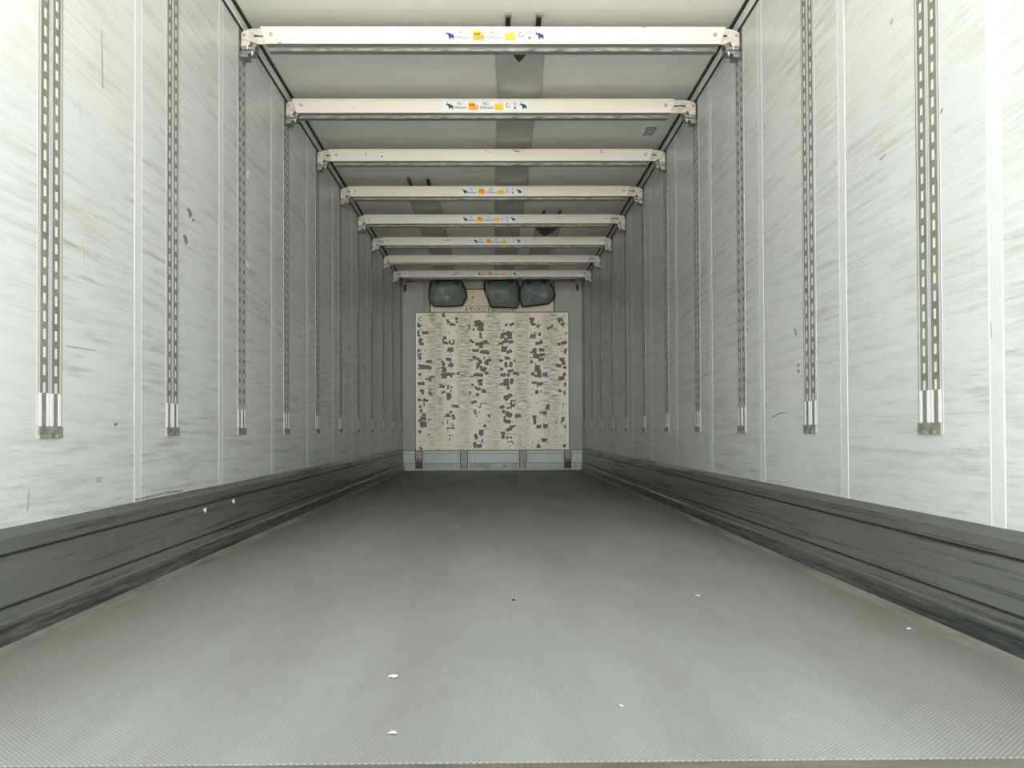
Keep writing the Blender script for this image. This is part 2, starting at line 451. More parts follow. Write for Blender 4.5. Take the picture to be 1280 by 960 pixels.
NTH = ['first', 'second', 'third', 'fourth', 'fifth', 'sixth', 'seventh', 'eighth', 'ninth', 'tenth', 'eleventh']
rails = []
for side in (-1, 1):
    for k in range(11):
        o = rail if (side == -1 and k == 0) else copy_tree(rail)
        o.location = (side * HW, railY(k), 0)
        o.rotation_euler.z = 0 if side < 0 else math.pi
        sn = 'left' if side < 0 else 'right'
        if k == 0: lb = 'wide-looking slotted metal rail closest to the camera on the %s wall' % sn
        elif k == 1: lb = 'second slotted metal rail from the camera on the %s wall, no beam above it' % sn
        elif k == 10: lb = 'last slotted metal rail of the %s wall, in the dark corner beside the bulkhead' % sn
        else: lb = '%s slotted metal rail from the camera on the %s wall, under the %s cross beam' % (NTH[k], sn, NTH[k-2])
        tag(o, lb, 'rail', 'slotted rails on the %s wall' % sn)

# ------------------------------------------------------------------ cross beams
BT, BB = 2.512, 2.427
beam = empty('cross_beam')                       # local origin: rail centre line, x = 0
# profile (y,z) around the beam
def bev(a, b, d): return (d, a, b)
pm = MB()
TL, BLn = 1.137, 1.108                            # slanted end cut (top longer than bottom)
def beam_x(z): return BLn + (z - BB) / (BT - BB) * (TL - BLn)
prof = [(-.075, BT - .003), (-.072, BT), (.036, BT), (.040, BT - .004), (.040, BB - .014), (.036, BB - .016), (-.012, BB - .016),
        (-.014, BB - .014), (-.014, BB - .002), (-.019, BB - .001), (-.019, BB + .003), (-.023, BB + .003), (-.023, BB), (-.072, BB), (-.075, BB + .003), (-.075, BB + .011), (-.0765, BB + .012), (-.0765, BB+.003), (-.0765, BB + .012), (-.075, BB + .013)]
prof = [(-.077, BT - .003), (-.074, BT), (.036, BT), (.040, BT - .004), (.040, BB - .014), (.036, BB - .016), (-.012, BB - .016),
        (-.014, BB - .014), (-.014, BB - .002), (-.019, BB - .002), (-.019, BB + .004), (-.023, BB + .004), (-.023, BB), (-.074, BB), (-.077, BB + .003),
        (-.077, BB + .012), (-.075, BB + .014), (-.075, BT - .012), (-.077, BT - .010)]
n = len(prof)
for i in range(n):
    a, b = prof[i], prof[(i + 1) % n]
    k0 = len(pm.v)
    for (y, z) in (a, b):
        for s_ in (-1, 1): pm.v.append((s_ * beam_x(z), y, z))
    pm.f.append([k0, k0 + 1, k0 + 3, k0 + 2])
    my, mz = (a[0] + b[0]) / 2, (a[1] + b[1]) / 2
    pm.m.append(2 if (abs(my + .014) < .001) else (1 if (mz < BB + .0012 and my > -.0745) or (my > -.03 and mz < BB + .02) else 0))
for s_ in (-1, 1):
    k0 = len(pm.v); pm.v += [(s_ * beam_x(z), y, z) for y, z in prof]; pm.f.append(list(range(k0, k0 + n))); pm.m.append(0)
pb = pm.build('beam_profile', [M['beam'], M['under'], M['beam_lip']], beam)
bl = MB()
for s_ in (-1, 1): bl.disc(s_ * 1.083, BT - .040, .0105, -.0805, -.0745).disc(s_ * 1.083, BT - .040, .0050, -.083, -.080)
bl.build('end_bolts', M['bolt'], pb)
for s_ in (-1, 1):
    pts = [(1.218, 2.480), (1.209, 2.494), (1.172, 2.506), (1.06, 2.508), (1.06, 2.430), (1.140, 2.430), (1.176, 2.4445), (1.218, 2.457)]
    b = MB().prism(pts, lambda a, z, d, s=s_: (s * a, d, z), -.062, -.048)
    br = b.build('end_bracket', M['bracket'], beam, bevel=.0015)
    MB().disc(s_ * 1.203, 2.473, .0075, -.067, -.061).build('rivet', M['bolt'], br)
    MB().prism([(1.156 + .0055*math.cos(w), 2.470 + .0055*math.sin(w)) for w in [R(90 + 22.5*i) for i in range(9)][::-1]] +
               [(1.090, 2.4645), (1.090, 2.4755)], lambda a, z, d, s=s_: (s * a, d, z), -.0628, -.061).build('slot', M['dark'], br)
    lp = MB().prism([(1.219, 2.462), (1.175, 2.450), (1.177, 2.428), (1.219, 2.417)],
                    lambda a, z, d, s=s_: (s * a, d, z), -.056, -.040).build('latch_plate', M['bracket'], beam, bevel=.001)
    h = MB()
    def hb(x0, x1, y0, y1, z0, z1):
        a, b = sorted((s_ * x0, s_ * x1)); h.box(a, b, y0, y1, z0, z1)
    hb(1.150, 1.217, -.064, .035, 2.404, 2.420)
    hb(1.145, 1.170, -.055, .010, 2.420, 2.446)
    hb(1.158, 1.205, -.050, .025, 2.388, 2.404)
    hb(1.190, 1.224, -.045, .045, 2.372, 2.404)
    hb(1.150, 1.158, -.060, -.040, 2.392, 2.412)
    h.build('locking_hook', M['zinc'], beam, bevel=.002)
    h = MB()
    hb(1.184, 1.189, -.068, -.064, 2.404, 2.428)
    hb(1.163, 1.168, -.058, -.050, 2.376, 2.396)
    h.build('latch_pin', M['slotback'], beam)

# sticker, local to the beam profile
ELE = [(935,702),(948,694),(960,708),(953,728),(938,752),(950,760),(985,750),(1028,755),(1031,775),(1075,785),(1104,800),(1113,832),(1108,922),
       (1085,922),(1083,895),(1076,878),(1032,874),(1022,895),(1028,922),(1003,922),(988,872),(972,838),(965,800),(940,795),(915,792),(897,783),
       (889,765),(904,778),(918,781),(911,765),(919,744),(937,721),(946,709)]
def elephant(m, cx, cz, h, y):
    s = h / 228.0
    for pts in ([ELE[i] for i in range(len(ELE))],):
        m.prism([(cx + (x - 1001) * s, cz - (yy - 808) * s) for x, yy in pts], lambda a, b, d: (a, d, b), y, y - .0005)
SZ = (BT + BB) / 2 - .001
YS = -.0785
def sticker(parent):
    st = MB().box(-.255, .255, YS, -.074, SZ - .029, SZ + .029).build('sticker', M['sticker'], parent)
    e = MB()
    for cx in (-.215, .222): elephant(e, cx, SZ, .046, YS)
    e.build('elephant_emblem', M['navy'], st)
    # pixel scale of the sticker: 62..1190 -> -.255..+.255
    def X(p): return (p - 626) * .51 / 1128
    for cx, a, b in ((X(288), 'PL:', '1000daN'), (X(634), 'BC:', '3000daN')):
        text_mesh('printed_text', a, .025, M['greyprint'], st, (cx, YS, SZ + .012), 1.0, .0004, .0004)
        text_mesh('printed_text', b, .0225, M['greyprint'], st, (cx, YS, SZ - .012), 1.0, .0004, .0004)
    ic = MB()
    for (x0, x1, kind) in ((X(402), X(528), 0), (X(745), X(860), 1)):
        ic.box(x0, x1, YS - .0004, YS, SZ - .026, SZ + .024, 0)
        w = x1 - x0
        if kind == 0:
            ic.prism([(x0, SZ - .002), (x1, SZ + .002), (x1, SZ - .018), (x0 + w*.75, SZ - .026), (x0, SZ - .022)], lambda a, b, d: (a, d, b), YS - .0008, YS - .0003, 1)
            for i in range(4): ic.box(x0 + .004 + i*.009, x0 + .010 + i*.009, YS - .0012, YS - .0004, SZ - .002 + (i % 2)*.002, SZ + .012, 2)
            ic.box(x0 + w*.72, x1, YS - .0009, YS - .0003, SZ + .006, SZ + .024, 3)
        else:
            ic.prism([(x0, SZ + .002), (x1, SZ - .010), (x1, SZ - .014), (x0, SZ - .004)], lambda a, b, d: (a, d, b), YS - .0008, YS - .0003, 1)
            ic.prism([(x0, SZ - .012), (x1, SZ - .022), (x1, SZ - .026), (x0, SZ - .018)], lambda a, b, d: (a, d, b), YS - .0008, YS - .0003, 1)
            ic.box(x0, x0 + w*.45, YS - .0009, YS - .0003, SZ + .010, SZ + .024, 3)
            ic.box(x0 + w*.6, x1, YS - .0009, YS - .0003, SZ + .014, SZ + .024, 3)
    ic.build('yellow_pictogram', [M['yellow'], M['orange'], M['blackprint'], M['sticker']], st)
    r = MB(); cx, cz = X(922), SZ + .002
    for i in range(13):                                   # open ring
        a0, a1 = R(75 + i*22), R(75 + (i+1)*22)
        r.prism([(cx + q*math.cos(w), cz + q*math.sin(w)) for q, w in ((.014, a0), (.014, a1), (.009, a1), (.009, a0))], lambda a, b, d: (a, d, b), YS - .0006, YS)
    r.disc(X(1012), SZ - .013, .008, YS - .0006, YS)
    r.build('round_pictogram', M['greyprint'], st)
    r = MB(); cx, cz = X(1012), SZ + .011
    for i in range(12):
        a0, a1 = R(i*30), R((i+1)*30)
        r.prism([(cx + q*math.cos(w), cz + q*math.sin(w)) for q, w in ((.0095, a0), (.0095, a1), (.0060, a1), (.0060, a0))], lambda a, b, d: (a, d, b), YS - .0006, YS)
    r.build('round_pictogram', M['redprint'], st)
    return st
stk = sticker(pb)
# sheath shift of each beam (measured ends), sticker centre or None, distinguishing words
BE = [(.012, .012, 'frontmost white cross beam under the ceiling, its sticker pale cream'),
      (-.045, -.035, 'second white cross beam from the camera, with sticker and a dent near its right end'),
      (-.004, None, 'third white cross beam from the camera, without a sticker'),
      (-.018, -.006, 'fourth white cross beam from the camera, sticker at its middle'),
      (-.038, -.033, 'fifth white cross beam from the camera, sticker just left of its middle'),
      (.022, .045, 'sixth white cross beam from the camera, sticker just right of its middle'),
      (-.040, None, 'seventh white cross beam from the camera, plain, without a sticker'),
      (.005, .052, 'rearmost white cross beam, right above the bulkhead, scratched, with a sticker')]
beams = [beam] + [copy_tree(beam) for _ in BE[1:]]
for i, (b, (sh, sc, lb)) in enumerate(zip(beams, BE)):
    b.location = (0, railY(i + 2), 0)
    prof_o = [c for c in b.children if c.name.startswith('beam_profile')][0]
    prof_o.location.x = sh
    st = [c for c in prof_o.children if c.name.startswith('sticker')][0]
    if sc is None:
        for c in list(st.children): bpy.data.objects.remove(c)
        bpy.data.objects.remove(st)
    else: st.location.x = sc - sh
    tag(b, lb, 'beam', 'white cross beams under the ceiling')
# dent-like crease and chips the photo shows on single beams
def chips(b, L, Yb, name='chipped_paint', mat='dark'):
    m = MB()
    for (px, py, w, h) in L:
        x, z = P(px, py, Yb - .077); s = (Yb - .077) / F
        m.prism([(x - w*s/2, z - h*s*.3), (x - w*s*.1, z - h*s*.5), (x + w*s/2, z - h*s*.1), (x + w*s*.35, z + h*s*.5), (x - w*s*.3, z + h*s*.35)],
                lambda a, c, d: (a, d, c), -.0780, -.0755)
    o = m.build(name, M[mat], b); return o
chips(beams[2], [(647, 188, 7, 1.4), (643, 186, 4, 1.2), (753, 188, 1.2, 6), (608, 187, 3, 1), (477.5, 194.5, 2, 2), (457, 192, 1, 4)], railY(4))
chips(beams[5], [(657, 300.5, 2, 1.4), (560, 300, 6, .8), (668, 298, 5, .8)], railY(7))
chips(beams[7], [(506, 341.5, 2, 1), (512, 339.5, 3, .9), (518, 342.5, 2, .9), (535, 343.5, 2, .9), (568, 343, 3, 1), (571, 341.5, 4, 1.1), (576, 342, 3, 1)], railY(9))
chips(beams[0], [(808, 31.5, 4, 1), (350, 51, 6, 1)], railY(2))

# ------------------------------------------------------------------ air ducts under the ceiling
def duct(x0, x1, ys, notch_len, notch_w, notch_c, label, straps=True):
    root = empty('air_duct', ((x0 + x1)/2, ys, CEIL))
    tag(root, label, 'duct', 'flat fabric air ducts')
    ye = Y1 - .45; cx = (x0 + x1) / 2; m = MB()
    NX = 16; NY = 60
    rnd = random.Random(int(ys * 100))
    ph = [rnd.uniform(0, 6) for _ in range(5)]
    def P3(i, j):
        v = j / NY; y = (ye - ys) * v
        u = i / NX * 2 - 1
        wob = .010*math.sin(y*2.3 + ph[0]) + .006*math.sin(y*5.1 + ph[1])
        w = (x1 - x0)/2 * (1 + .03*math.sin(y*1.7 + ph[2]))
        sag = -.012 - .022*(1 - u*u)**.5*(1 + .3*math.sin(y*3.3 + ph[3] + u)) - .003*math.sin(y*19 + u*4)
        return (u*w + wob*(1 if u > 0 else .4), y, sag)
    for j in range(NY + 1):
        for i in range(NX + 1): m.v.append(P3(i, j))
    for j in range(NY):
        for i in range(NX):
            u = (i + .5)/NX*2 - 1; y = (ye - ys)*(j + .5)/NY
            m.f.append([j*(NX+1)+i, j*(NX+1)+i+1, (j+1)*(NX+1)+i+1, (j+1)*(NX+1)+i]); m.m.append(0)
    # the sides up to the ceiling
    for i in (0, NX):
        k0 = len(m.v)
        for j in range(NY + 1):
            x, y, z = P3(i, j); m.v.append((x, y, -.0005))
        for j in range(NY):
            m.f.append([j*(NX+1)+i, (j+1)*(NX+1)+i, k0+j+1, k0+j]); m.m.append(0)
    o = m.build('fabric_sleeve', [M['duct'], M['duct_dark']], root, smooth=True)
    # V-shaped mouth: dark sheet below the sleeve, painting the shade inside
    tri = [(notch_c - notch_w/2, .0), (notch_c + notch_w/2, .0), (notch_c + .02, notch_len*.86), (notch_c, notch_len), (notch_c - .02, notch_len*.86)]
    k = MB(); N = 12
    for j in range(N + 1):
        v = j / N; y = notch_len * v; hw = notch_w/2*(1 - v)**.8 + .0005
        for i in range(5):
            x = notch_c + hw*(i/4*2 - 1); u = x/((x1-x0)/2)
            k.v.append((x, y, -.0145 - .0225*(1-min(1, u*u))**.5*1.3 - .003))
    for j in range(N):
        for i in range(4):
            k.f.append([j*5+i, j*5+i+1, (j+1)*5+i+1, (j+1)*5+i]); k.m.append(0)
    k.build('dark_mouth', M['duct_dark'], root)
    for s_ in (-1, 1):
        h = MB().box(s_*.076 - .012 , s_*.076 + .012, -.30, .02, -.012, -.001)
        sp = h.build('black_strap', M['black'], root)
        h = MB().box(s_*.076 - .015, s_*.076 + .015, -.33, -.295, -.014, -.001)
        for q in (-.007, .007): h.box(s_*.076 + q - .003, s_*.076 + q + .003, -.32, -.312, -.019, -.013)
        h.build('strap_clip', M['strip'], sp)
    return root
duct(.030, .290, 5.72, .27, .13, -.010, 'longest grey fabric air duct, running along the ceiling middle from the frontmost beam')
duct(-.725, -.465, 9.25, .10, .10, 0, 'grey fabric air duct along the left half of the ceiling')
duct(.430, .690, 10.55, .85, .42, -.02, 'shortest grey fabric air duct on the right half of the ceiling, mouth gaping dark')

# small fittings on the ceiling
m = MB(); x, y = 1.082, 7.56
for (a, b, c, d_) in ((-.032, -.025, -.10, .10), (.025, .032, -.10, .10), (-.032, .032, -.10, -.088), (-.032, .032, .088, .10), (-.018, .018, -.045, -.033), (-.018, .018, .033, .045), (-.018, -.014, -.06, .06), (.010, .014, -.06, .06)):
    m.box(x + a, x + b, y + c, y + d_, CEIL - .004, CEIL + .0005)
tag(m.build('ceiling_plate', M['strip']), 'small dark-outlined rectangular plate on the ceiling by the right wall', 'plate')
m = MB()
m.prism([(-1.095 + .027*math.cos(i*.3927), 5.86 + .05*math.sin(i*.3927)) for i in range(16)], lambda a, b, d: (a, b, d), CEIL, CEIL - .016)
tag(m.build('ceiling_marker_lamp', M['back_dark'], bevel=.004), 'small dark round fitting on the ceiling behind the frontmost beam, left end', 'lamp')

# ------------------------------------------------------------------ bulkhead
w = struct(MB().box(-HW - T, HW + T, Y1, Y1 + .08, 0, CEIL + .05).build('wall_back', M['back_grey']))
def eb(m, px0, px1, py0, py1, Ya, Yb, mi=0):      # box from pixel bounds at the bulkhead
    x0, z1 = P(px0, py0, Y1); x1, z0 = P(px1, py1, Y1)
    return m.box(x0, x1, Ya, Yb, z0, z1, mi)
m = MB()
for a in (529, 531.2, 536): eb(m, a, a + .8, 351, 391, Y1 - .006, Y1)
for a in (692.5,): eb(m, a, a + .9, 351, 391, Y1 - .006, Y1)
eb(m, 502, 728, 350.6, 352.4, Y1 - .008, Y1)
eb(m, 502, 503, 350, 563, Y1 - .006, Y1); eb(m, 727, 728, 350, 563, Y1 - .006, Y1)
m.build('frame_lines', M['back_dark'], w)

# unit cover behind the bags, with lettering
uc = empty('unit_cover', (0, Y1, 0)); uc.location = (0, 0, 0)
tag(uc, 'cream cover plate with cut-off SCHMITZ lettering above the scratched board, behind the grey bags', 'cover')
m = MB(); eb(m, 538, 692, 352.5, 361.5, Y1 - .03, Y1, 1); eb(m, 538, 692, 361.3, 362.6, Y1 - .045, Y1, 2); eb(m, 538, 692, 362.6, 392.5, Y1 - .04, Y1, 0)
for a in (537.2, 691.6): eb(m, a, a + 1.0, 353, 391.5, Y1 - .05, Y1, 2)
m.build('cover_plate', [M['cream'], M['back_grey'], M['black']], uc)
x, z = P(613, 387.6, Y1)
text_mesh('lettering_outline', 'SCHMITZ', .105*1.05, M['dark'], uc, (x, Y1 - .0405, z), 1.45, .0012, .011)
text_mesh('lettering', 'SCHMITZ', .105*1.05, M['cream'], uc, (x, Y1 - .0425, z), 1.45, .0012, .0055)
m = MB(); x, z = P(590.5, 372, Y1)
m.prism([(x - .022, z - .018), (x + .022, z - .018), (x, z + .024)], lambda a, b, d: (a, d, b), Y1 - .0405, Y1 - .042)
m.build('warning_triangle', M['strip'], uc)
for py in (366, 378.5):
    x, z = P(590.3, py, Y1); MB().disc(x, z, .010, Y1 - .042, Y1 - .0395).build('screw', M['strip'], uc)

# scratched board
YB = Y1 - .080
bd = empty('scratched_board')
tag(bd, 'large scratched cream board with bare grey patches standing against the far bulkhead', 'board')
m = MB(); eb(m, 519.6, 709.6, 391.6, 562.6, YB, Y1 - .052)
m.build('board_face', M['board'], bd)
m = MB()
eb(m, 518.7, 519.6, 391, 563, YB - .004, Y1 - .052); eb(m, 709.6, 710.5, 391, 563, YB - .004, Y1 - .052)
eb(m, 518.7, 710.5, 390.6, 391.7, YB - .004, Y1 - .052)
m.build('dark_edging', M['back_dark'], bd)
for pa, pb_ in ((520.0, 521.6), (707.8, 709.4)):
    m = MB(); eb(m, pa, pb_, 392, 562.5, YB - .005, YB + .001); m.build('bright_edge_strip', M['bead'], bd)
A = [(535,105,45,60,0),(590,190,40,40,0),(730,165,40,40,45),(735,215,40,30,-30),(610,220,50,30,-45),(675,250,90,45,0),(160,265,60,60,20),(125,240,40,40,0),(245,375,95,45,3),(150,365,40,50,0),(150,410,50,50,30),(190,480,55,40,20),(170,510,40,40,0),(200,545,70,45,0),(550,455,50,50,-20),(520,495,30,40,0),(560,530,80,40,10),(625,520,30,55,0),(660,550,50,30,0),(685,515,30,60,0),(635,635,100,60,0),(630,670,25,30,0),(255,645,12,40,-35),(195,630,30,12,0),(150,650,60,50,-15),(140,710,40,50,0),(180,700,35,40,0),(170,755,50,60,0),(600,780,80,50,8),(640,820,25,60,0),(645,875,95,60,0),(570,905,15,10,0),(530,845,45,80,-25),(530,920,40,70,0),(560,950,40,40,0),(315,810,90,50,3),(240,890,190,50,4),(330,915,50,40,-30),(1070,240,150,110,0),(1095,320,105,60,0),(1095,420,50,95,0),(915,265,50,25,20),(930,290,25,50,0),(910,325,30,30,0),(990,330,30,50,-15),(960,510,85,45,30),(1060,550,90,55,10),(1130,540,110,60,-20),(1170,510,60,40,0),(1100,590,70,50,0),(1215,540,40,35,0),(1020,650,90,55,-3),(1130,670,90,50,10),(1170,665,60,60,0),(1205,690,40,50,0),(1000,760,60,60,0),(1050,775,60,50,0),(950,795,60,20,20),(1085,820,60,80,0),(1060,870,50,70,0),(1040,900,35,60,0),(1105,920,40,70,0),(1150,765,30,45,0),(1205,800,70,40,-20),(1185,840,70,50,20),(1240,795,40,25,0),(1155,925,60,50,-30)]
B = [(665,175,85,55,3),(655,215,50,50,0),(680,250,70,40,15),(755,280,60,45,0),(270,265,40,45,10),(355,255,75,40,-30),(1080,180,70,60,0),(1125,190,20,50,0),(1130,255,70,50,0),(1075,215,25,50,0),(940,300,110,35,-25),(210,430,50,80,15),(245,395,80,40,0),(310,385,80,60,10),(325,430,80,90,-5),(265,480,50,50,0),(255,515,90,50,-10),(185,545,70,40,0),(347,520,85,50,0),(680,430,85,80,5),(775,400,45,55,0),(760,540,80,50,-10),(800,520,55,60,0),(1080,555,60,50,0),(1140,530,60,50,-20),(1185,530,40,50,0),(1190,395,30,50,0),(240,625,95,90,0),(330,660,60,50,-20),(290,680,30,60,0),(700,650,60,80,10),(660,680,50,30,0),(810,640,80,50,10),(820,715,85,45,0),(730,735,100,80,20),(800,790,90,50,0),(650,755,50,20,0),(295,770,95,60,0),(185,800,70,45,-5),(395,800,30,40,-20),(265,865,50,80,0),(340,840,50,60,0),(330,885,60,40,0),(655,820,50,50,0),(740,905,80,90,0),(1120,790,90,60,0),(1145,840,60,60,0),(1070,880,90,50,10),(1165,670,35,80,0),(1190,640,30,60,0),(1160,915,60,40,0),(200,930,50,50,0),(330,950,90,30,0),(10,800,60,30,0),(10,680,15,40,0)]
Cc = [(240,10,200,20,0),(175,100,40,45,-10),(365,135,80,25,3),(325,170,60,60,0),(275,170,40,40,0),(540,35,50,80,20),(545,115,90,95,0),(600,100,80,60,0),(670,90,80,40,0),(650,130,30,50,0),(755,85,45,45,0),(180,235,110,50,0),(215,235,60,50,0),(1130,30,90,60,0),(1185,85,80,45,0),(1060,112,130,55,3),(960,130,60,30,0),(1085,200,80,55,0),(1100,250,50,50,0),(970,260,40,40,0),(510,280,85,45,4),(600,290,25,70,15),(650,295,30,30,0),(640,340,20,40,0),(1020,300,40,45,0),(1075,325,80,40,0),(1145,355,70,60,20),(200,350,70,50,10),(215,375,40,60,0),(320,335,25,50,0),(330,385,60,50,0),(530,370,70,35,-15),(615,415,80,75,0),(605,460,50,50,0),(930,380,45,45,0),(1045,405,50,50,30),(165,485,50,40,0),(255,490,90,45,15),(990,522,90,50,-18),(715,582,90,45,3),(660,580,20,40,0),(1095,570,20,80,15),(1155,545,100,12,0),(1080,590,30,30,0),(190,645,50,65,0),(180,585,40,40,0),(235,560,20,60,0),(1005,660,35,60,0),(1020,705,50,20,0),(235,715,60,50,0),(225,775,90,60,0),(170,795,50,40,0),(310,785,50,20,0),(595,720,60,50,0),(680,750,50,80,-15),(640,670,40,40,0),(550,740,40,15,-20),(215,855,95,95,2),(590,825,20,50,0),(520,830,20,35,0),(670,880,20,70,0),(640,915,110,20,3),(590,925,25,30,0),(1155,885,45,45,30),(1220,730,40,50,0)]
D = [(195,25,40,50,0),(740,30,90,70,0),(770,100,60,110,0),(670,100,60,50,0),(860,108,80,50,0),(730,130,60,40,0),(225,108,95,50,0),(335,50,90,50,-10),(410,90,100,50,12),(300,110,40,60,0),(265,220,95,100,0),(355,210,60,100,0),(195,250,50,40,0),(295,305,50,70,0),(1150,105,60,60,0),(1110,160,90,60,-10),(1075,185,40,35,0),(1165,255,40,60,0),(690,230,70,40,0),(780,250,95,55,0),(850,225,80,12,0),(730,375,55,60,0),(795,365,20,40,0),(1085,355,45,40,-20),(1155,395,40,50,0),(270,450,90,60,-10),(325,420,60,60,-35),(270,485,60,30,0),(380,505,90,20,0),(345,545,30,100,0),(335,605,35,40,0),(375,580,40,50,20),(400,550,20,30,0),(200,600,75,50,-30),(290,610,35,40,0),(225,665,50,70,0),(300,710,100,80,15),(240,775,50,90,0),(290,820,90,50,0),(440,730,80,50,-3),(480,740,30,30,0),(900,600,50,80,20),(850,690,70,60,0),(790,690,30,30,0),(690,750,60,50,0),(695,820,50,100,0),(755,900,80,50,0),(865,890,80,70,0),(1125,795,35,90,18),(1020,840,30,30,0),(1155,895,30,40,0),(390,885,50,30,0),(350,900,60,40,0),(310,940,100,50,-20)]
E = [(170,180,50,50,0),(185,430,40,50,0),(1020,255,45,90,-15),(1105,195,75,80,0),(1105,235,40,40,0),(1110,320,25,60,20),(1000,380,50,90,0),(1070,400,100,50,-10),(620,300,20,50,0),(625,235,35,25,0),(305,228,30,20,0),(440,450,50,12,0)]
G = [(185,205,40,80,0),(180,165,60,30,0),(260,185,60,14,0),(320,185,30,14,0),(235,235,25,35,0),(275,232,40,30,0),(260,285,60,14,-15),(300,290,15,35,0),(708,265,75,50,-8),(635,340,40,50,0),(970,335,50,40,0)]
m = MB(); rnd = random.Random(4); idx = 0
def patch(px, py, w, h, rt, mi=0):
    global idx
    x, z = P(px, py, YB); s = YB / F
    a = R(-rt); idx += 1; y = YB - .0012 - (idx % 40) * .00006
    pts = []
    for (u, v) in ((-.5, -.5), (.05, -.52), (.5, -.5), (.52, 0), (.5, .5), (0, .5), (-.5, .5), (-.5, .02)):
        u += rnd.uniform(-.13, .13); v += rnd.uniform(-.13, .13)
        if rt == 0 and rnd.random() < .12: u *= .6; v *= .7
        uu, vv = u*w*s, v*h*s
        pts.append((x + uu*math.cos(a) - vv*math.sin(a), z + uu*math.sin(a) + vv*math.cos(a)))
    m.prism(pts, lambda p, q, d: (p, d, q), y, YB + .0005, mi)
for L, ox, oy, sc in ((A, 510, 385, 12.15), (B, 610, 385, 12.15), (Cc, 510, 460, 12.15), (D, 610, 460, 12.15), (E, 510, 525, 12.15), (G, 610, 525, 10.24)):
    for (X_, Y_, W_, H_, r_) in L:
        px = min(ox + X_/sc, 708.6); px = max(px, 521)
        patch(px, oy + Y_/sc, W_/sc*.97, H_/sc*.97, r_, 1 if (L is D and X_ == 1125) else 0)
for cx, sp in ((526, 5), (562, 8), (598, 9), (633, 9), (672, 8), (703, 5)):        # small flecks round the columns
    for i in range(60):
        px = cx + rnd.gauss(0, sp*.62); py = rnd.uniform(396, 560)
        if 522 < px < 707: patch(px, py, rnd.uniform(.5, 2.0), rnd.uniform(.4, 1.5), rnd.choice((0, 0, 20, -30)))
m.build('bare_patches', [M['patch'], M['bluepatch']], bd)['kind'] = 'stuff'

# kick box at the foot of the bulkhead
kb = empty('bulkhead_kick_box')
tag(kb, 'low pale grey riveted kick box along the foot of the far bulkhead, two sooty struts', 'panel')
YK = Y1 - .080
m = MB()
eb(m, 502.5, 727.5, 563.4, 588.0, YK, Y1 - .012, 0)
for a, b in ((502.5, 517), (529, 573), (585.5, 646), (658.5, 701.5), (714, 727.5)):
    eb(m, a, b, 566.6, 567.2, YK - .003, YK + .001, 2); eb(m, a, b, 578.6, 579.3, YK - .003, YK + .001, 2)
    eb(m, a, b, 579.4, 585.5, YK - .0025, YK + .001, 1)
eb(m, 502.5, 727.5, 585.8, 588.1, YK - .008, YK + .001, 1)
eb(m, 502.5, 727.5, 563.0, 563.8, YK - .006, Y1 - .012, 2)
m.build('box_panel', [M['kickbox'], M['kickbox_low'], M['back_dark']], kb)
for a, b, mt in ((518.6, 528, 'soot'), (574.4, 583.8, 'strut'), (647.6, 656.6, 'strut'), (703.2, 712.6, 'soot')):
    m = MB(); eb(m, a + .9, b - .9, 563.2, 585.6, YK - .006, YK + .001)
    s_ = m.build('strut', M[mt], kb)
    m = MB(); eb(m, a, a + 1.0, 563, 586, YK - .012, YK); eb(m, b - 1.0, b, 563, 586, YK - .012, YK)
    m.build('strut_edge', M['dark'], s_)
m = MB()
for cx in (516.5, 530, 572.5, 585.8, 645.6, 658.6, 701.2, 714.4):
    for py in (567.8, 571, 574.5, 579.5):
        x, z = P(cx, py, YK); m.disc(x, z, .0075, YK - .005, YK, seg=8)
m.build('rivets', M['back_dark'], kb)
m = MB()
for px, py, w_, h_ in ((592.5, 582, .5, 4), (597, 582.4, 1.4, 2.4), (599.4, 582.6, 1.6, 2.2), (602, 582.3, 1.4, 2.6), (607, 581.2, .6, 3), (627.5, 582.5, 1.2, 2.6), (630, 582.2, 1.6, 2.6), (632.2, 582.8, 1.0, 1.6), (636, 582.6, 1.4, .9)):
    eb(m, px - w_/2, px + w_/2, py - h_/2, py + h_/2, YK - .0035, YK)
m.build('worn_marks', M['back_dark'], kb)

